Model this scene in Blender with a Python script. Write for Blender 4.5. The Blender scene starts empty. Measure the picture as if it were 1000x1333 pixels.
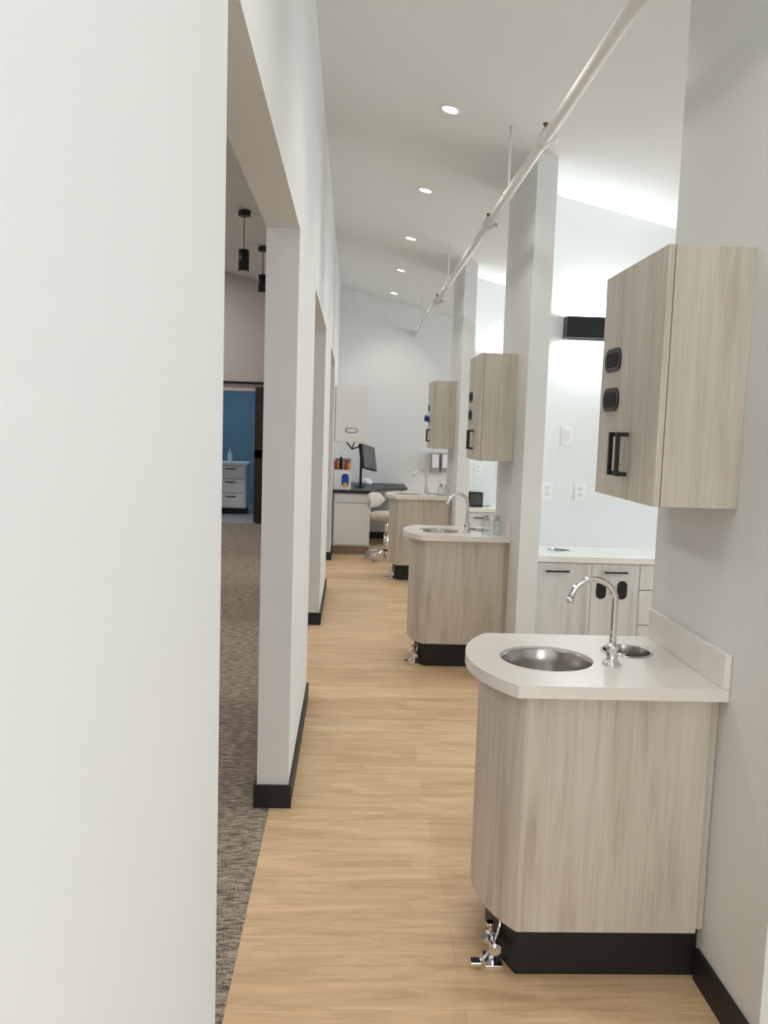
import bpy, bmesh, math
from mathutils import Vector, Matrix
sc = bpy.context.scene
sc.view_settings.view_transform = 'Standard'

# ---------------------------------------------------------------- materials
def new_mat(name):
    m = bpy.data.materials.new(name); m.use_nodes = True
    nt = m.node_tree; b = nt.nodes['Principled BSDF']
    return m, nt, b
def plain(name, col, rough=0.5, metal=0.0, var=0.03, nscale=6.0, bump=0.0, spec=0.5):
    m, nt, b = new_mat(name)
    b.inputs['Roughness'].default_value = rough
    b.inputs['Metallic'].default_value = metal
    b.inputs['Specular IOR Level'].default_value = spec
    tc = nt.nodes.new('ShaderNodeTexCoord'); n = nt.nodes.new('ShaderNodeTexNoise')
    n.inputs['Scale'].default_value = nscale
    n.inputs['Detail'].default_value = 4
    nt.links.new(tc.outputs['Object'], n.inputs['Vector'])
    r = nt.nodes.new('ShaderNodeValToRGB')
    r.color_ramp.elements[0].position = .3; r.color_ramp.elements[1].position = .7
    r.color_ramp.elements[0].color = tuple(c*(1-var) for c in col)+(1,)
    r.color_ramp.elements[1].color = tuple(min(1,c*(1+var)) for c in col)+(1,)
    nt.links.new(n.outputs['Fac'], r.inputs['Fac'])
    nt.links.new(r.outputs['Color'], b.inputs['Base Color'])
    if bump > 0:
        bp = nt.nodes.new('ShaderNodeBump'); bp.inputs['Strength'].default_value = bump
        bp.inputs['Distance'].default_value = .002
        n2 = nt.nodes.new('ShaderNodeTexNoise'); n2.inputs['Scale'].default_value = nscale*40
        nt.links.new(tc.outputs['Object'], n2.inputs['Vector'])
        nt.links.new(n2.outputs['Fac'], bp.inputs['Height']); nt.links.new(bp.outputs['Normal'], b.inputs['Normal'])
    return m
def emis(name, col, s):
    m, nt, b = new_mat(name)
    b.inputs['Base Color'].default_value = col+(1,)
    b.inputs['Emission Color'].default_value = col+(1,)
    b.inputs['Emission Strength'].default_value = s
    return m
def mapping(nt, scale, coord='Object'):
    tc = nt.nodes.new('ShaderNodeTexCoord'); mp = nt.nodes.new('ShaderNodeMapping')
    mp.inputs['Scale'].default_value = scale
    nt.links.new(tc.outputs[coord], mp.inputs['Vector']); return mp
def laminate(name,c0,c1,c2):
    m, nt, b = new_mat(name)
    mp = mapping(nt, (14, 14, .9)); n = nt.nodes.new('ShaderNodeTexNoise')
    n.inputs['Scale'].default_value = 1.3; n.inputs['Detail'].default_value = 7; n.inputs['Roughness'].default_value = .6
    n.inputs['Distortion'].default_value = .5
    nt.links.new(mp.outputs[0], n.inputs['Vector'])
    mp2 = mapping(nt, (150, 150, 3)); n2 = nt.nodes.new('ShaderNodeTexNoise')
    n2.inputs['Scale'].default_value = 1.3; n2.inputs['Detail'].default_value = 3
    nt.links.new(mp2.outputs[0], n2.inputs['Vector'])
    r = nt.nodes.new('ShaderNodeValToRGB'); e = r.color_ramp.elements
    e[0].position=.30; e[0].color=c0+(1,); e[1].position=.62; e[1].color=c2+(1,)
    k = e.new(.45); k.color=c1+(1,)
    r2 = nt.nodes.new('ShaderNodeValToRGB'); r2.color_ramp.elements[0].position=.3; r2.color_ramp.elements[1].position=.6
    r2.color_ramp.elements[0].color=(.91,.90,.89,1); r2.color_ramp.elements[1].color=(1,1,1,1)
    mx = nt.nodes.new('ShaderNodeMixRGB'); mx.blend_type='MULTIPLY'; mx.inputs[0].default_value=1
    nt.links.new(n.outputs['Fac'], r.inputs[0]); nt.links.new(n2.outputs['Fac'], r2.inputs[0])
    nt.links.new(r.outputs[0], mx.inputs[1]); nt.links.new(r2.outputs[0], mx.inputs[2])
    nt.links.new(mx.outputs[0], b.inputs['Base Color']); b.inputs['Roughness'].default_value=.45
    return m
def oak():
    m, nt, b = new_mat('floor_oak_plank')
    mp = mapping(nt, (1,1,1))
    br = nt.nodes.new('ShaderNodeTexBrick'); br.offset=.37; br.offset_frequency=2
    br.inputs['Scale'].default_value=1; br.inputs['Brick Width'].default_value=1.22; br.inputs['Row Height'].default_value=.18
    br.inputs['Mortar Size'].default_value=.0009; br.inputs['Mortar Smooth'].default_value=.3
    br.inputs['Color1'].default_value=(.70,.48,.28,1); br.inputs['Color2'].default_value=(.79,.575,.355,1)
    br.inputs['Mortar'].default_value=(.52,.35,.20,1)
    nt.links.new(mp.outputs[0], br.inputs['Vector'])
    mp2 = mapping(nt, (1.1, 9, 1)); n = nt.nodes.new('ShaderNodeTexNoise')
    n.inputs['Scale'].default_value=2.2; n.inputs['Detail'].default_value=9; n.inputs['Roughness'].default_value=.68; n.inputs['Distortion'].default_value=1.0
    nt.links.new(mp2.outputs[0], n.inputs['Vector'])
    r = nt.nodes.new('ShaderNodeValToRGB'); e=r.color_ramp.elements
    e[0].position=.3; e[0].color=(.70,.63,.56,1); e[1].position=.64; e[1].color=(1.1,1.1,1.1,1)
    nt.links.new(n.outputs['Fac'], r.inputs[0])
    mx = nt.nodes.new('ShaderNodeMixRGB'); mx.blend_type='MULTIPLY'; mx.inputs[0].default_value=.9
    nt.links.new(br.outputs['Color'], mx.inputs[1]); nt.links.new(r.outputs[0], mx.inputs[2])
    nt.links.new(mx.outputs[0], b.inputs['Base Color']); b.inputs['Roughness'].default_value=.40
    b.inputs['Specular IOR Level'].default_value=.45
    return m
def carpet():
    m, nt, b = new_mat('carpet_loop')
    mp = mapping(nt, (14, 60, 1)); n = nt.nodes.new('ShaderNodeTexNoise'); n.inputs['Scale'].default_value=1.6; n.inputs['Detail'].default_value=5
    nt.links.new(mp.outputs[0], n.inputs['Vector'])
    mp2 = mapping(nt, (190,190,1)); n2 = nt.nodes.new('ShaderNodeTexNoise'); n2.inputs['Scale'].default_value=1.0; n2.inputs['Detail'].default_value=2
    nt.links.new(mp2.outputs[0], n2.inputs['Vector'])
    mth = nt.nodes.new('ShaderNodeMath'); mth.operation='ADD'
    nt.links.new(n.outputs['Fac'], mth.inputs[0]); nt.links.new(n2.outputs['Fac'], mth.inputs[1])
    r = nt.nodes.new('ShaderNodeValToRGB'); e=r.color_ramp.elements
    d = nt.nodes.new('ShaderNodeMath'); d.operation='MULTIPLY'; d.inputs[1].default_value=.5
    nt.links.new(mth.outputs[0], d.inputs[0])
    e[0].position=.40; e[0].color=(.10,.08,.065,1); e[1].position=.60; e[1].color=(.54,.46,.37,1)
    nt.links.new(d.outputs[0], r.inputs[0]); nt.links.new(r.outputs[0], b.inputs['Base Color'])
    bp=nt.nodes.new('ShaderNodeBump'); bp.inputs['Strength'].default_value=.6; bp.inputs['Distance'].default_value=.005
    nt.links.new(n2.outputs['Fac'], bp.inputs['Height']); nt.links.new(bp.outputs[0], b.inputs['Normal'])
    b.inputs['Roughness'].default_value=.95; b.inputs['Specular IOR Level'].default_value=.1
    return m
def glassy(name, col=(1,1,1), t=.85):
    m, nt, b = new_mat(name)
    nt.nodes.remove(b); out=nt.nodes['Material Output']
    tr=nt.nodes.new('ShaderNodeBsdfTransparent'); tr.inputs[0].default_value=col+(1,)
    gl=nt.nodes.new('ShaderNodeBsdfGlossy'); gl.inputs['Roughness'].default_value=.05
    mx=nt.nodes.new('ShaderNodeMixShader'); mx.inputs[0].default_value=1-t
    nt.links.new(tr.outputs[0],mx.inputs[1]); nt.links.new(gl.outputs[0],mx.inputs[2]); nt.links.new(mx.outputs[0],out.inputs[0])
    return m
WALL=plain('wall_paint_white',(.78,.79,.775),.6,0,.01,2,.05,.3)
WALLG=plain('wall_paint_greige',(.60,.555,.535),.7,0,.02,2,.05,.3)
CEIL=plain('ceiling_paint',(.80,.81,.79),.8,0,.01,2,.05,.2)
BLUE=plain('wall_paint_blue',(.28,.42,.50),.7,0,.02,2)
LAM=laminate('laminate_washed_elm',(.48,.42,.345),(.615,.56,.48),(.68,.63,.555)); LAM_LIT=laminate('laminate_elm_cool_lit',(.52,.50,.47),(.66,.65,.62),(.73,.72,.70)); OAK=oak(); CARP=carpet()  # second laminate: bay copy with cool light painted in as paler grey
QTZ=plain('counter_white_quartz',(.83,.80,.75),.25,0,.02,60)
CHR=plain('chrome',(.78,.78,.80),.09,1,.01)
STL=plain('brushed_steel',(.55,.53,.51),.22,1,.08,40)
BLK=plain('black_rubber_base',(.010,.009,.009),.5,0,.1,8)
BLM=plain('black_metal',(.012,.012,.013),.4,.3,.1,8)
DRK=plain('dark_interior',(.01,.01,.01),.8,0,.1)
WHT=plain('white_lacquer',(.75,.74,.72),.35,0,.01)
PLW=plain('white_plastic',(.85,.85,.84),.4,0,.01)
PIPE=plain('pipe_white_paint',(.78,.77,.74),.4,0,.02,20)
RED=plain('sprinkler_brass',(.30,.18,.09),.4,.6,.05)
BRN=plain('wood_trim_brown',(.28,.19,.13),.5,0,.15,20)
BEI=plain('beige_vinyl',(.62,.57,.50),.5,0,.03)
ESP=plain('espresso_wood',(.02,.014,.011),.5,0,.2,10)
SCR=plain('screen_dark',(.06,.065,.07),.15,0,.05)
GRY=plain('grey_plastic',(.35,.36,.37),.4,0,.03)
BLU=plain('blue_nitrile',(.01,.06,.42),.5,0,.1)
YEL=plain('yellow_plastic',(.8,.5,.03),.4,0,.05)
REDP=plain('red_plastic',(.6,.04,.04),.4,0,.05)
GLS=glassy('clear_glass',(.9,.95,.95),.72); PANE=glassy('window_pane',(1,1,1),.93)
LED=emis('led_disc',(1,.95,.85),14); LEDW=emis('led_strip',(.9,.95,1),5); FILLP=emis('fill_panel_glow',(1,.95,.9),3)  # disc and strip are real fittings, panel glow is added fill
ALUM=plain('window_frame_white',(.7,.7,.7),.4,0,.02)

# ---------------------------------------------------------------- mesh builder
class MB:
    def __init__(s): s.bm=bmesh.new(); s.mats=[]
    def mi(s,m):
        if m not in s.mats: s.mats.append(m)
        return s.mats.index(m)
    def face(s,vs,i,smooth=False):
        try: f=s.bm.faces.new(vs)
        except ValueError: return
        f.material_index=i; f.smooth=smooth
    def hexa(s,c,m):
        i=s.mi(m); v=[s.bm.verts.new(p) for p in c]
        for q in ((3,2,1,0),(4,5,6,7),(0,1,5,4),(1,2,6,5),(2,3,7,6),(3,0,4,7)): s.face([v[k] for k in q],i)
    def box(s,x0,x1,y0,y1,z0,z1,m,M=None):
        c=[(x0,y0,z0),(x1,y0,z0),(x1,y1,z0),(x0,y1,z0),(x0,y0,z1),(x1,y0,z1),(x1,y1,z1),(x0,y1,z1)]
        if M is not None: c=[tuple(M@Vector(p)) for p in c]
        s.hexa(c,m); return s
    def slope(s,x0,x1,y0,y1,z0,m,f):
        c=[(x0,y0,z0),(x1,y0,z0),(x1,y1,z0),(x0,y1,z0),(x0,y0,f(x0)),(x1,y0,f(x1)),(x1,y1,f(x1)),(x0,y1,f(x0))]
        s.hexa(c,m); return s
    def prism(s,pts,z0,z1,m,top=True,bot=True,smooth=False):
        i=s.mi(m); a=[s.bm.verts.new((x,y,z0)) for x,y in pts]; b=[s.bm.verts.new((x,y,z1)) for x,y in pts]
        n=len(pts)
        for k in range(n): s.face([a[k],a[(k+1)%n],b[(k+1)%n],b[k]],i,smooth)
        if top: s.face(b,i)
        if bot: s.face(a[::-1],i)
    def tube(s,path,r,m,n=16,cap=True):
        i=s.mi(m); P=[Vector(p) for p in path]; rings=[]; up=None
        rr=r if isinstance(r,(list,tuple)) else [r]*len(P)
        for k,p in enumerate(P):
            d=(P[min(k+1,len(P)-1)]-P[max(k-1,0)]).normalized()
            if up is None: up=Vector((0,0,1)) if abs(d.z)<.9 else Vector((1,0,0))
            u=(up-d*up.dot(d)).normalized(); up=u; w=d.cross(u)
            rings.append([s.bm.verts.new(p+(u*math.cos(t)+w*math.sin(t))*rr[k]) for t in [2*math.pi*j/n for j in range(n)]])
        for a,b in zip(rings,rings[1:]):
            for j in range(n): s.face([a[j],a[(j+1)%n],b[(j+1)%n],b[j]],i,True)
        if cap:
            s.face(rings[0][::-1],i); s.face(rings[-1],i)
    def lathe(s,cx,cy,prof,m,n=40):
        i=s.mi(m); R=[]
        for r,z in prof:
            if r<1e-5: R.append([s.bm.verts.new((cx,cy,z))])
            else: R.append([s.bm.verts.new((cx+r*math.cos(2*math.pi*j/n),cy+r*math.sin(2*math.pi*j/n),z)) for j in range(n)])
        for a,b in zip(R,R[1:]):
            for j in range(n):
                q=[a[j%len(a)],a[(j+1)%len(a)],b[(j+1)%len(b)],b[j%len(b)]]
                u=[]
                for v in q:
                    if v not in u: u.append(v)
                if len(u)>2: s.face(u,i,True)
    def plate(s,outline,holes,z0,z1,m):
        cu=bpy.data.curves.new('t','CURVE'); cu.dimensions='2D'; cu.fill_mode='BOTH'; cu.extrude=(z1-z0)/2
        for pl in [outline]+holes:
            sp=cu.splines.new('POLY'); sp.points.add(len(pl)-1); sp.use_cyclic_u=True
            for k,(x,y) in enumerate(pl): sp.points[k].co=(x,y,0,1)
        o=bpy.data.objects.new('t',cu); sc.collection.objects.link(o)
        dg=bpy.context.evaluated_depsgraph_get(); me=bpy.data.meshes.new_from_object(o.evaluated_get(dg))
        me.transform(Matrix.Translation((0,0,(z0+z1)/2)))
        n0=len(s.bm.faces); s.bm.from_mesh(me); s.bm.faces.ensure_lookup_table()
        i=s.mi(m)
        for f in s.bm.faces[n0:]: f.material_index=i; f.smooth=False
        bpy.data.objects.remove(o); bpy.data.curves.remove(cu); bpy.data.meshes.remove(me)
    def done(s,name,bevel=0,parent=None,recalc=True):
        if recalc: bmesh.ops.recalc_face_normals(s.bm,faces=s.bm.faces[:])
        co=[v.co for v in s.bm.verts]
        c=Vector(((min(p.x for p in co)+max(p.x for p in co))/2,(min(p.y for p in co)+max(p.y for p in co))/2,min(p.z for p in co)))
        bmesh.ops.translate(s.bm,verts=s.bm.verts[:],vec=-c)
        me=bpy.data.meshes.new(name); s.bm.to_mesh(me); s.bm.free()
        for m in s.mats: me.materials.append(m)
        o=bpy.data.objects.new(name,me); o.location=c; sc.collection.objects.link(o)
        if bevel:
            b=o.modifiers.new('bevel','BEVEL'); b.width=bevel; b.segments=2; b.limit_method='ANGLE'; b.angle_limit=math.radians(50)
        return o
def copy(o,dy,dx=0):
    n=o.copy(); n.name=o.name.split('.')[0]; n.location=o.location+Vector((dx,dy,0)); sc.collection.objects.link(n); return n
def circ(cx,cy,r,n=48,ry=None):
    ry=ry or r
    return [(cx+r*math.cos(2*math.pi*k/n),cy+ry*math.sin(2*math.pi*k/n)) for k in range(n)]
def arc3(x0,y0,y1,bulge,n=20):
    h=(y1-y0)/2; R=(h*h+bulge*bulge)/(2*bulge); cx=x0-bulge+R; cy=(y0+y1)/2; a=math.asin(h/R)
    return [(cx-R*math.cos(t),cy+R*math.sin(t)) for t in [-a+2*a*k/n for k in range(n+1)]]
def area(name,loc,rot,sx,sy,e,col):
    L=bpy.data.lights.new(name,'AREA'); L.shape='RECTANGLE'; L.size=sx; L.size_y=sy; L.energy=e; L.color=col
    o=bpy.data.objects.new(name,L); o.location=loc; o.rotation_euler=rot; sc.collection.objects.link(o); return o

# ---------------------------------------------------------------- layout (metres)
CZ=lambda x:3.31-.227*x          # sloped ceiling
P=3.02                            # bay pitch
LX0,LX1=-.337,-.214               # corridor left wall
FX0,FX1=1.004,1.12                # fins
YB=11.3; YN=-2.6; XW=4.3; XL=-5.0; YR=12.7; HEAD=2.225
# floors
MB().box(-.285,XW,YN,YB,-.1,0,OAK).done('floor')
MB().box(XL,-.285,YN,YR,-.1,0,CARP).done('floor_carpet')
MB().box(-4,-.34,YR+.12,16,-.1,0,GRY).done('floor_back_room')
m=MB(); c=[(XL-.2,YN-.2),(XW+.2,YN-.2),(XW+.2,YR+.2),(XL-.2,YR+.2)]
m.hexa([(x,y,CZ(x)) for x,y in c]+[(x,y,CZ(x)+.15) for x,y in c],CEIL); m.done('ceiling')
# corridor left wall
ops=[(1.385,3.16),(4.47,6.22),(7.66,9.33)]
m=MB(); y=YN
for a,b in ops:
    m.slope(LX0,LX1,y,a,0,WALL,CZ); m.slope(LX0,LX1,a,b,HEAD,WALL,CZ); y=b
m.slope(LX0,LX1,y,YR,0,WALL,CZ); m.done('wall_left')
def bb(name,x0,x1,y0,y1,h=.092,t=.012,sides='WENS',ymax=None):
    m=MB()
    if 'W' in sides: m.box(x0-t,x0,y0-(t if 'S' in sides else 0),y1+(t if 'N' in sides else 0),0,h,BLK)
    if 'E' in sides: m.box(x1,x1+t,y0-(t if 'S' in sides else 0),min(ymax or 99,y1+(t if 'N' in sides else 0)),0,h,BLK)
    if 'S' in sides: m.box(x0,x1,y0-t,y0,0,h,BLK)
    if 'N' in sides: m.box(x0,x1,y1,y1+t,0,h,BLK)
    m.done(name)
bb('baseboard_left',LX0,LX1,YN,1.385,sides='WEN')
bb('baseboard_left',LX0,LX1,3.16,4.47); bb('baseboard_left',LX0,LX1,6.22,7.66)
bb('baseboard_left',LX0,LX1,9.33,YR,sides='WES',ymax=YB)
MB().slope(LX1,XW,YB,YB+.12,0,WALL,CZ).done('wall_back')
m=MB(); m.box(.25,XW,YB-.012,YB,0,.092,BLK); m.done('baseboard_back')
# near wall with an unseen window, added to light the cabinet fronts
m=MB(); m.slope(XL,LX1,YN-.12,YN,0,WALL,CZ); m.slope(LX1,.0,YN-.12,YN,0,WALL,CZ); m.box(0,2.2,YN-.12,YN,0,.6,WALL); m.slope(0,2.2,YN-.12,YN,2.4,WALL,CZ); m.slope(2.2,XW,YN-.12,YN,0,WALL,CZ); m.done('wall_near')
m=MB(); w=.05
m.box(0,2.2,YN-.09,YN-.03,.6,.65,ALUM); m.box(0,2.2,YN-.09,YN-.03,2.35,2.4,ALUM)
for x in (0,1.075,2.15): m.box(x,x+.05,YN-.09,YN-.03,.65,2.35,ALUM)
m.box(.05,2.15,YN-.062,YN-.058,.65,2.35,PANE); m.done('window_5')
area('added_near_fill',(1.1,YN-.3,1.5),(math.radians(90),0,0),2.1,1.7,82,(.95,.97,1))  # added frontal fill from behind the camera
MB().slope(XL-.12,XL,YN,YR,0,WALLG,CZ).done('wall_far_left')
m=MB(); y=YN
wins=[(-.3,1.9),(2.75,4.95),(5.8,8.0),(8.8,11.0)]
for a,b in wins:
    m.slope(XW,XW+.15,y,a,0,WALL,CZ); m.box(XW,XW+.15,a,b,0,.85,WALL); m.slope(XW,XW+.15,a,b,2.2,WALL,CZ); y=b
m.slope(XW,XW+.15,y,YB,0,WALL,CZ); m.done('wall_right')
for k,(a,b) in enumerate(wins):
    m=MB(); w=.05; x0,x1=XW+.04,XW+.1
    m.box(x0,x1,a,b,.85,.85+w,ALUM); m.box(x0,x1,a,b,2.2-w,2.2,ALUM)
    for yy in (a,(a+b)/2-w/2,b-w): m.box(x0,x1,yy,yy+w,.85+w,2.2-w,ALUM)
    m.box(x0+.028,x0+.032,a+w,b-w,.85+w,2.2-w,PANE); m.done('window_%d'%(k+1))
    area('daylight_window',(XW+.35,(a+b)/2,1.55),(0,math.radians(90),0),1.3,b-a,(66,80,84,88)[k],(.86,.94,1.0))
# fins + partitions
for k in (-1,0,1,2):
    y0,y1=1.80+P*k,2.66+P*k
    MB().slope(FX0,FX1,y0,y1,0,WALL,CZ).done('wall_fin')
    MB().slope(FX1,XW,2.42+P*k,2.54+P*k,0,WALL,CZ).done('wall_partition')
    m=MB(); t=.012
    m.box(FX0-t,FX0,y0-t,2.14+P*k,0,.092,BLK); m.box(FX0,FX1+t,y0-t,y0,0,.092,BLK); m.box(FX1,FX1+t,y0,1.95+P*k,0,.092,BLK); m.done('baseboard_fin')
# left room end wall with door opening + back room
m=MB(); dx0,dx1=-2.45,-1.45
m.slope(XL,dx0,YR,YR+.12,0,WALLG,CZ); m.slope(dx1,-.214,YR,YR+.12,0,WALLG,CZ); m.slope(dx0,dx1,YR,YR+.12,2.0,WALLG,CZ); m.done('wall_left_room_end')
m=MB(); m.box(-4.1,-4,YR+.12,16,0,2.7,BLUE); m.box(-.34,-.24,YR+.12,16,0,2.7,BLUE); m.box(-4.1,-.24,16,16.1,0,2.7,BLUE); m.done('wall_back_room')
MB().box(-4.1,-.24,YR+.12,16.1,2.7,2.8,CEIL).done('ceiling_back_room')
m=MB(); m.box(-1.47,-.5,12.62,12.66,.02,2.06,ESP)
for z in (.02,1.0,1.94): m.box(-1.47,-.5,12.61,12.62,z,z+.12,ESP)
for x in (-1.47,-.62): m.box(x,x+.12,12.61,12.62,.14,1.94,ESP)
m.done('door_1')
m=MB(); m.box(-2.55,-.45,12.655,12.665,2.10,2.14,BLM)
for x in (-1.3,-.7):
    m.box(x-.02,x+.02,12.60,12.61,1.9,2.17,BLM); m.tube([(x,12.612,2.16),(x,12.655,2.16)],.045,BLM,20)
for x in (-2.4,-1.5,-.5): m.tube([(x,12.665,2.12),(x,12.7,2.12)],.012,BLM,8)
m.done('barn_door_rail')
m=MB(); m.box(-3.2,-1.75,13.9,14.5,.1,.82,WHT); m.box(-3.22,-1.73,13.87,14.52,.82,.86,PLW); m.box(-3.2,-1.78,13.96,14.5,0,.1,BLK)
for i in range(3):
    x=-1.77-.47*(i+1)
    for z0,z1 in ((.12,.34),(.36,.58),(.60,.80)):
        m.box(x+.01,x+.46,13.88,13.9,z0,z1,PLW); m.box(x+.15,x+.32,13.865,13.88,z1-.05,z1-.035,BLM)
m.done('drawer_cabinet',.002)
m=MB(); m.lathe(-2.05,14.1,[(0,.86),(.04,.86),(.04,1.0),(.015,1.03),(.015,1.07),(0,1.07)],PLW,20); m.tube([(-2.05,14.1,1.07),(-2.05,14.1,1.09),(-2.05,14.06,1.09)],.007,PLW,8); m.done('soap_bottle')
# glowing ceiling panels added to brighten the carpeted room
ang=math.atan(.227)
for y in (0.5,4.2,7.9,11.2):
    x=-2.9
    m=MB(); m.box(-.6,.6,-.15,.15,-.012,-.001,WHT); m.box(-.57,.57,-.12,.12,-.015,-.012,FILLP)
    o=m.done('added_fill_panel'); o.location=(x,y,CZ(x)-.016); o.rotation_euler=(0,ang,0)
    area('added_fill_light',(x,y,CZ(x)-.03),(0,ang,0),1.1,.22,38,(1,.95,.92))  # added fill under each panel

# ---------------------------------------------------------------- sink vanity units
def vanity():
    m=MB(); X1=FX0-.001
    m.prism([(.975,2.105),(.483,2.105),(.483,2.123),(.975,2.123)],.156,.819,LAM)
    a=arc3(.480,2.106,2.594,.085); b=arc3(.498,2.112,2.588,.085)
    m.prism(a+b[::-1],.156,.819,LAM)
    m.prism([(.483,2.577),(.975,2.577),(.975,2.595),(.483,2.595)],.156,.819,LAM)
    m.box(.975,X1,2.125,2.575,.156,.819,LAM)
    m.box(.50,.975,2.14,2.56,.156,.17,LAM)
    pl=[(X1,2.156)]+arc3(.495,2.156,2.56,.045)+[(X1,2.56)]
    m.prism(pl,0,.156,BLK)
    out=[(X1,2.07),(.448,2.07)]+arc3(.446,2.072,2.625,.095)[1:-1]+[(.448,2.627),(X1,2.627)]
    m.plate(out,[circ(.582,2.34,.134),circ(.85,2.435,.074)],.819,.852,QTZ)
    m.box(.984,X1,2.07,2.627,.852,.945,QTZ)
    m.lathe(.582,2.34,[(.138,.8185),(.134,.835),(.1325,.846),(.130,.842),(.128,.80),(.118,.745),(.095,.715),(.055,.70),(.022,.697)],STL,56)
    m.lathe(.582,2.34,[(.022,.697),(.022,.690),(.0,.690)],CHR,24)
    m.lathe(.85,2.435,[(.078,.8525),(.078,.8545),(.071,.8555),(.070,.852),(.070,.78)],STL,48)
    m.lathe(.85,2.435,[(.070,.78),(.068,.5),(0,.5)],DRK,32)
    return m.done('sink_vanity_cabinet',.0025)
def faucet():
    m=MB(); x,y,z=.757,2.285,.852
    m.lathe(x,y,[(0,z),(.027,z),(.027,z+.004),(.02,z+.012),(.016,z+.016),(.016,z+.045),(.019,z+.048),(.019,z+.056),(.013,z+.062),(.0,z+.062)],CHR,28)
    R=.064; zc=1.034
    path=[(x,y,z+.05),(x,y,z+.1),(x,y,zc-.03)]+[(x-R+R*math.cos(t),y,zc+R*math.sin(t)) for t in [math.pi*k/22 for k in range(22)]]
    m.tube(path,.0095,CHR,18)
    ex=path[-1]; pv=path[-2]; d=(Vector(ex)-Vector(pv)).normalized()
    m.tube([Vector(ex)-d*.002,Vector(ex)+d*.014],.0115,CHR,18)
    m.tube([(x,y,z+.030),(x+.035,y-.012,z+.034)],.004,CHR,10)
    return m.done('gooseneck_faucet')
def pedal():
    m=MB()
    m.box(.395,.445,2.195,2.265,0,.005,CHR)
    m.tube([(.42,2.23,.005),(.42,2.23,.05)],.010,CHR)
    m.tube([(.42,2.185,.055),(.42,2.275,.055)],.014,CHR)
    for y in (2.20,2.26): m.tube([(.42,y-.008,.055),(.42,y+.008,.055)],.019,CHR,6)
    m.tube([(.42,2.20,.055),(.392,2.195,.088)],.007,CHR); m.tube([(.395,2.196,.084),(.387,2.194,.095)],.013,CHR,8)
    m.tube([(.42,2.24,.055),(.41,2.235,.105)],.007,CHR); m.tube([(.41,2.235,.10),(.409,2.2345,.113)],.012,CHR,8)
    m.tube([(.415,2.21,.05),(.390,2.195,.03),(.375,2.19,.025)],.0045,CHR,10)
    m.box(.350,.38,2.178,2.202,.016,.025,CHR); m.box(.352,.378,2.180,2.200,.025,.029,BLM)
    m.tube([(.425,2.23,.055),(.438,2.235,.10),(.443,2.25,.125)],.0045,CHR,10)
    o=m.done('foot_pedal_valve',.001); o.location.x+=.022; o.location.y-=.012; return o
def rrect(cu,cv,w,h,n=8,r=None):
    r=r or min(w,h)/2*.98; pts=[]
    for sx,sy,a0 in ((1,1,0),(-1,1,90),(-1,-1,180),(1,-1,270)):
        for k in range(n+1):
            t=math.radians(a0+90*k/n); pts.append((cu+sx*(w/2-r)+r*math.cos(t),cv+sy*(h/2-r)+r*math.sin(t)))
    return pts
def slab_x(m,pts,x0,x1,mat):
    i=m.mi(mat); a=[m.bm.verts.new((x0,y,z)) for y,z in pts]; b=[m.bm.verts.new((x1,y,z)) for y,z in pts]; n=len(pts)
    for k in range(n): m.face([a[k],a[(k+1)%n],b[(k+1)%n],b[k]],i,True)
    m.face(a,i); m.face(b[::-1],i)
def slab_y(m,pts,y0,y1,mat):
    i=m.mi(mat); a=[m.bm.verts.new((x,y0,z)) for x,z in pts]; b=[m.bm.verts.new((x,y1,z)) for x,z in pts]; n=len(pts)
    for k in range(n): m.face([a[k],a[(k+1)%n],b[(k+1)%n],b[k]],i,True)
    m.face(a,i); m.face(b[::-1],i)
def wallcab():
    m=MB(); z0,z1=1.322,1.985; y0,y1=2.107,2.617
    m.box(.800,FX0,y0,y1,z0,z1,LAM)
    ym=(y0+y1)/2
    m.box(.780,.798,y0,ym-.0015,z0,z1,LAM); m.box(.780,.798,ym+.0015,y1,z0,z1,LAM)
    for z in (1.728,1.610):
        slab_x(m,rrect(2.505,z,.150,.070,r=.034),.776,.781,BLM)
        slab_x(m,rrect(2.505,z,.110,.044,r=.02),.774,.777,DRK)
    for y in (ym-.032,ym+.032):
        m.box(.745,.757,y-.006,y+.006,1.388,1.512,BLM)
        for z in (1.388,1.500): m.box(.757,.780,y-.006,y+.006,z,z+.012,BLM)
    return m.done('wall_cabinet',.0015)
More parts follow.
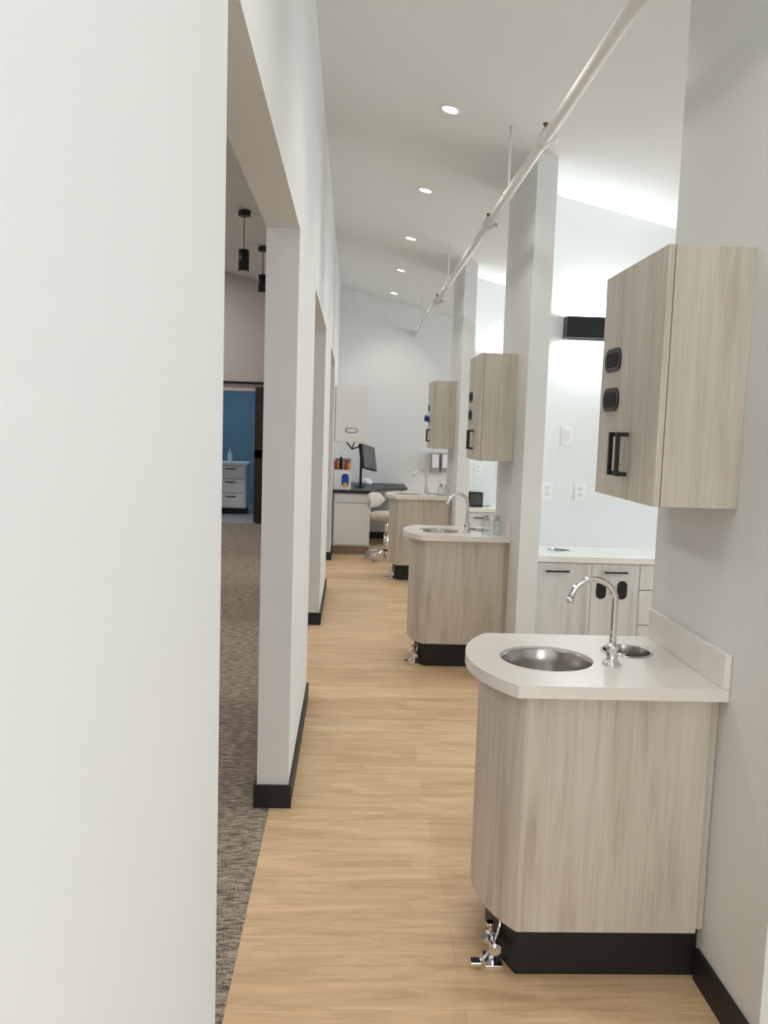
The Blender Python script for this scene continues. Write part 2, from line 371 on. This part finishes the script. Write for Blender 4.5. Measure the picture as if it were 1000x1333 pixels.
def baycounter():
    o=P; yb=5.44-o-.001; yf=4.99-o; x0,x1=FX1+.002,3.4; m=MB()
    m.box(x0,x1,yf,yb,.1,.725,LAM_LIT); m.box(x0,x1,yf+.06,yb,0,.1,BLK)
    xs=[x0+.002,1.49,1.79,2.19,2.59,2.99,3.398]
    for i,(a,b) in enumerate(zip(xs,xs[1:])):
        if i in (2,):
            for za,zb in ((.105,.34),(.345,.56),(.565,.72)):
                m.box(a+.0015,b-.0015,yf-.018,yf,za,zb,LAM_LIT); m.box((a+b)/2-.07,(a+b)/2+.07,yf-.045,yf-.035,zb-.05,zb-.04,BLM)
                for q in (-.07,.06): m.box((a+b)/2+q,(a+b)/2+q+.01,yf-.035,yf-.018,zb-.05,zb-.04,BLM)
        else:
            m.box(a+.0015,b-.0015,yf-.018,yf,.105,.72,LAM_LIT)
            cx=(a+b)/2+(.0 if i else -.03)
            m.box(cx-.07,cx+.07,yf-.045,yf-.035,.665,.675,BLM)
            for q in (-.07,.06): m.box(cx+q,cx+q+.01,yf-.035,yf-.018,.665,.675,BLM)
        if i==1:
            for cx in (1.555,1.685):
                slab_y(m,rrect(cx,.56,.062,.115,r=.03),yf-.022,yf-.0185,BLM)
    m.plate([(x0,yf-.03),(x1+.01,yf-.03),(x1+.01,yb),(x0,yb)],[circ(1.35,yb-.19,.068)],.725,.76,QTZ)
    m.lathe(1.35,yb-.19,[(.074,.7605),(.074,.7625),(.064,.763),(.064,.72)],STL,40)
    m.lathe(1.35,yb-.19,[(.064,.76),(.064,.728),(0,.728)],GRY,32)
    return m.done('base_cabinet_counter',.0015)
V=vanity(); F=faucet(); PD=pedal(); W=wallcab()
for k in (1,2):
    copy(V,P*k); copy(F,P*k); copy(PD,P*k); copy(W,P*k)
B=baycounter(); copy(B,P); copy(B,2*P)
def sconce():
    m=MB(); x0,x1=1.35,1.80; y1=5.44-P; z0,z1=2.12,2.255
    m.box(x0,x1,y1-.10,y1-.094,z0,z1,BLM); m.box(x0,x0+.006,y1-.094,y1,z0,z1,BLM); m.box(x1-.006,x1,y1-.094,y1,z0,z1,BLM)
    m.box(x0+.006,x1-.006,y1-.006,y1,z0,z1,BLM); m.box(x0+.01,x1-.01,y1-.085,y1-.015,2.17,2.205,LEDW)
    return m.done('wall_sconce')
S=sconce()
for k in (0,1,2):
    if k: copy(S,P*k)
    for z,rx in ((2.262,math.pi),(2.113,0)):
        area('sconce_lamp',(1.575,5.44-P+P*k-.048,z),(rx,0,0),.42,.07,3.6,(.92,.96,1))
def plate(x,z,w=.072,h=.116,kind='switch'):
    m=MB(); y=5.44-P; m.box(x-w/2,x+w/2,y-.006,y,z-h/2,z+h/2,PLW)
    if kind=='switch': m.box(x-.017,x+.017,y-.010,y-.006,z-.034,z+.034,WHT)
    else:
        for q in (-.02,.02):
            slab_y(m,rrect(x,z+q,.03,.028,r=.01),y-.008,y-.006,WHT)
            for e in (-.006,.004): m.box(x+e,x+e+.002,y-.0085,y-.008,z+q-.004,z+q+.006,GRY)
    return m.done('light_switch' if kind=='switch' else 'power_outlet',.001)
for a in ((1.412,1.495,.072,.116,'switch'),(1.298,1.126,.072,.116,'outlet'),(1.52,1.126,.072,.116,'outlet')):
    o=plate(*a); copy(o,P); copy(o,2*P)

# ---------------------------------------------------------------- downlights
for k in range(8):
    y=0.06+1.512*k
    m=MB(); x=.472
    m.lathe(0,0,[(.058,0),(.060,-.004),(.052,-.007),(.042,-.003),(.040,.0)],WHT,32); m.lathe(0,0,[(.041,-.001),(.0,-.001)],LED,32)
    o=m.done('recessed_downlight',recalc=False); o.location=(x,y,CZ(x)-.0065); o.rotation_euler=(0,ang,0)
    L=bpy.data.lights.new('downlight','SPOT'); L.energy=24; L.spot_size=math.radians(120); L.spot_blend=.9; L.color=(1,.94,.85); L.shadow_soft_size=.05
    q=bpy.data.objects.new('downlight_lamp',L); q.location=(x,y,CZ(x)-.03); sc.collection.objects.link(q)
# ---------------------------------------------------------------- sprinkler pipe
m=MB(); px,pz=.80,2.775
m.tube([(px,YN,pz),(px,YB,pz)],.024,PIPE,20)
for y in (.7,3.72,5.25,8.37):
    m.tube([(px,y-.035,pz),(px,y+.035,pz)],.032,PIPE,20)
    m.tube([(px,y,pz),(px,y,pz+.045)],.014,PIPE,14); m.tube([(px,y,pz+.045),(px,y,pz+.062)],.008,RED,12); m.tube([(px,y,pz+.062),(px,y,pz+.066)],.013,RED,12)
    m.tube([(px+.02,y,pz),(px+.06,y,pz)],.013,PIPE,12)
for y in (1.6,4.58,7.43,10.3):
    m.tube([(px,y,pz+.02),(px,y,CZ(px)-.001)],.006,PIPE,8); m.tube([(px,y-.012,pz),(px,y+.012,pz)],.029,PIPE,20)
m.tube([(px,YB-.02,pz),(px,YB-.001,pz)],.05,PIPE,24)
m.done('sprinkler_pipe')
# ---------------------------------------------------------------- pendants in left room
def pendant(x,y,zm):
    m=MB(); zc=CZ(x)-.014
    m.tube([(x,y,zc-.045),(x,y,zc+.0)],.06,BLM,24); m.tube([(x,y,zm+.10),(x,y,zc-.04)],.004,BLM,8)
    m.tube([(x,y,zm-.10),(x,y,zm+.10)],.052,BLM,28); m.lathe(x,y,[(.045,zm-.1005),(0,zm-.1005)],WHT,24)
    m.done('pendant_light')
pendant(-1.10,8.3,3.08); pendant(-1.09,9.9,3.13)
# ---------------------------------------------------------------- small items on counters
def bottle(x,y,z,h,w):
    m=MB(); m.prism(rrect(x,y,w,w,r=.012),z,z+h*.75,GLS); m.lathe(x,y,[(w*.45,z+h*.75),(w*.25,z+h*.82),(w*.25,z+h),(0,z+h)],GRY,20); return m
bottle(.865,5.20,.8525,.125,.055).done('glass_bottle'); bottle(.935,5.20,.8525,.125,.055).done('glass_bottle')
m=bottle(.90,8.25,.8525,.12,.06); m.tube([(.90,8.25,.97),(.90,8.25,1.0),(.86,8.25,1.0)],.006,WHT,8); m.done('soap_dispenser')
m=MB(); m.box(1.17,1.31,8.14,8.28,.762,.905,BLM); m.box(1.185,1.295,8.135,8.14,.78,.89,SCR); m.box(1.19,1.29,8.16,8.26,.905,.912,GRY); m.done('speaker_box',.004)
m=MB()
m.lathe(0,0,[(0,-.03),(.02,-.025),(.03,0),(.022,.02),(0,.035)],BLU,14); o=m.done('nitrile_glove'); o.location=(.752,2.505+2*P,1.585); o.scale=(.7,1.3,1.2)
for x in (1.13,1.27):
    m=MB(); m.box(x-.055,x+.055,YB-.10,YB,.94,1.20,GRY); m.box(x-.045,x+.045,YB-.11,YB-.10,1.0,1.18,PLW); m.box(x-.03,x+.03,YB-.09,YB-.02,.925,.94,WHT); m.done('paper_towel_dispenser',.006)
# ---------------------------------------------------------------- far workstation
m=MB()
m.box(LX1+.0125,.235,9.80,10.45,.10,.735,WHT); m.box(LX1+.0125,.235,9.80,10.45,0,.10,BRN)
m.box(LX1+.03,.22,9.782,9.80,.62,.725,PLW); m.box(LX1+.03,.22,9.782,9.80,.12,.61,PLW)
m.prism([(LX1+.002,9.75),(.27,9.75),(.33,10.2),(.72,10.5),(.72,11.25),(LX1+.002,11.25)],.735,.765,BLM)
m.box(.66,.70,10.6,11.2,0,.735,WHT)
m.done('workstation_desk',.002)
m=MB(); m.box(LX1,.185,9.82,10.25,1.33,1.985,WHT); m.box(LX1+.01,.183,9.80,9.82,1.335,1.98,PLW)
slab_y(m,rrect(-.01,1.47,.15,.06,r=.028),9.796,9.80,GRY); slab_y(m,rrect(-.01,1.47,.11,.035,r=.015),9.793,9.797,PLW)
m.done('white_wall_cabinet',.003)
m=MB(); m.box(LX1+.01,.0,9.85,10.1,.766,1.0,PLW); m.box(LX1+.01,.0,9.84,9.85,.766,.78,WHT)
slab_y(m,rrect(-.07,.88,.085,.15,r=.035),9.845,9.85,BLU); slab_y(m,rrect(-.07,.83,.05,.04,r=.015),9.842,9.845,YEL)
m.done('dispenser_box',.003)
m=MB()
for i,(c,h) in enumerate(((REDP,.14),(YEL,.10),(DRK,.2),(BEI,.12),(REDP,.16),(YEL,.09))):
    x=-.19+.032*i; yy=9.93+.02*(i%2)
    m.tube([(x,yy,1.001),(x,yy,1.001+h*.75)],.013,c,12); m.tube([(x,yy,1.001+h*.75),(x,yy,1.001+h)],.007,WHT,12)
m.box(-.2,-.01,9.98,10.05,1.001,1.13,BRN)
m.done('supply_bottles')
m=MB()
m.tube([(.12,10.4,.766),(.12,10.4,1.30)],.016,BLM,14); m.lathe(.12,10.4,[(0,.766),(.07,.766),(.07,.78),(0,.78)],BLM,24)
m.tube([(.12,10.4,1.28),(-.0,10.32,1.24),(-.08,10.25,1.34)],.010,BLM,10)
m.tube([(-.0,10.32,1.24),(.04,10.28,1.36)],.008,BLM,10)
m.tube([(.12,10.4,1.15),(.16,10.35,1.18),(.19,10.3,1.18)],.012,BLM,10)
M=Matrix.Translation((.20,10.25,1.14))@Matrix.Rotation(math.radians(66),4,'Z')@Matrix.Rotation(math.radians(-12),4,'X')@Matrix.Rotation(math.radians(8),4,'Y')
m.box(-.2,.2,-.02,.02,-.15,.15,BLM,M); m.box(-.185,.185,-.024,-.02,-.135,.135,SCR,M); 
m.done('monitor_on_arm',.003)
m=MB(); m.lathe(.20,10.9,[(0,.766),(.07,.766),(.085,.80),(.05,.84),(0,.85)],PLW,20); m.done('desk_bowl')
# stool
m=MB(); cx,cy=.42,9.45
for k in range(5):
    t=2*math.pi*k/5+.3; ex,ey=cx+.22*math.cos(t),cy+.22*math.sin(t)
    m.tube([(cx,cy,.12),(cx+.12*math.cos(t),cy+.12*math.sin(t),.10),(ex,ey,.075)],[.022,.017,.012],CHR,12)
    m.tube([(ex,ey,.075),(ex,ey,.05)],.008,CHR,8); d=Vector((-math.sin(t),math.cos(t),0))*.016
    m.tube([Vector((ex,ey,.03))-d,Vector((ex,ey,.03))+d],.03,GRY,18)
m.tube([(cx,cy,.10),(cx,cy,.30)],.028,CHR,18); m.tube([(cx,cy,.30),(cx,cy,.47)],.018,CHR,18)
m.lathe(cx,cy,[(0,.46),(.14,.462),(.19,.48),(.20,.51),(.19,.54),(.15,.555),(0,.56)],BEI,36)
bd=Vector((-.85,.5,0)).normalized()
C=Vector((cx,cy,0))
m.tube([C+Vector((0,0,.465)),C+bd*.16+Vector((0,0,.455)),C+bd*.23+Vector((0,0,.52)),C+bd*.22+Vector((0,0,.66))],.011,CHR,12)
M=Matrix.Translation(C+bd*.20+Vector((0,0,.68)))@Matrix.Rotation(math.atan2(bd.y,bd.x)-math.pi/2,4,'Z')
i=m.mi(BEI); n=28; rings=[]
for s in range(9):
    u=-1+2*s/8; hh=.09*math.sqrt(max(.02,1-u**4)); bx=.17*u; by=-.06*u*u
    rings.append([m.bm.verts.new(M@Vector((bx,by+.028*math.cos(2*math.pi*j/n),hh*math.sin(2*math.pi*j/n)))) for j in range(n)])
for a,b in zip(rings,rings[1:]):
    for j in range(n): m.face([a[j],a[(j+1)%n],b[(j+1)%n],b[j]],i,True)
m.face(rings[0],i); m.face(rings[-1][::-1],i)
m.done('rolling_stool')
# ---------------------------------------------------------------- lights
area('back_room_daylight',(-2.2,14.2,2.65),(0,0,0),1.5,1.5,15,(.55,.80,1))  # added area light, stands in for daylight from the back room's window
w=bpy.data.worlds.new('sky'); sc.world=w; w.use_nodes=True
bg=w.node_tree.nodes['Background']; bg.inputs[0].default_value=(.75,.88,1,1); bg.inputs[1].default_value=1.2
# ---------------------------------------------------------------- camera
f=1080.
Yv=Vector((-41,-109.5,f)).normalized(); Dv=Vector((-350,10783,f)); Dv=(Dv-Yv*Dv.dot(Yv)).normalized(); Xv=Dv.cross(Yv)
R=Matrix(((Xv[0],-Xv[1],-Xv[2]),(Yv[0],-Yv[1],-Yv[2]),(-Dv[0],Dv[1],Dv[2])))
cam=bpy.data.cameras.new('camera'); cam.sensor_fit='VERTICAL'; cam.sensor_height=36; cam.lens=f/1333*36; cam.clip_start=.03
co=bpy.data.objects.new('camera',cam); sc.collection.objects.link(co)
co.matrix_world=Matrix.Translation((0,0,1.5))@R.to_4x4()
sc.camera=co
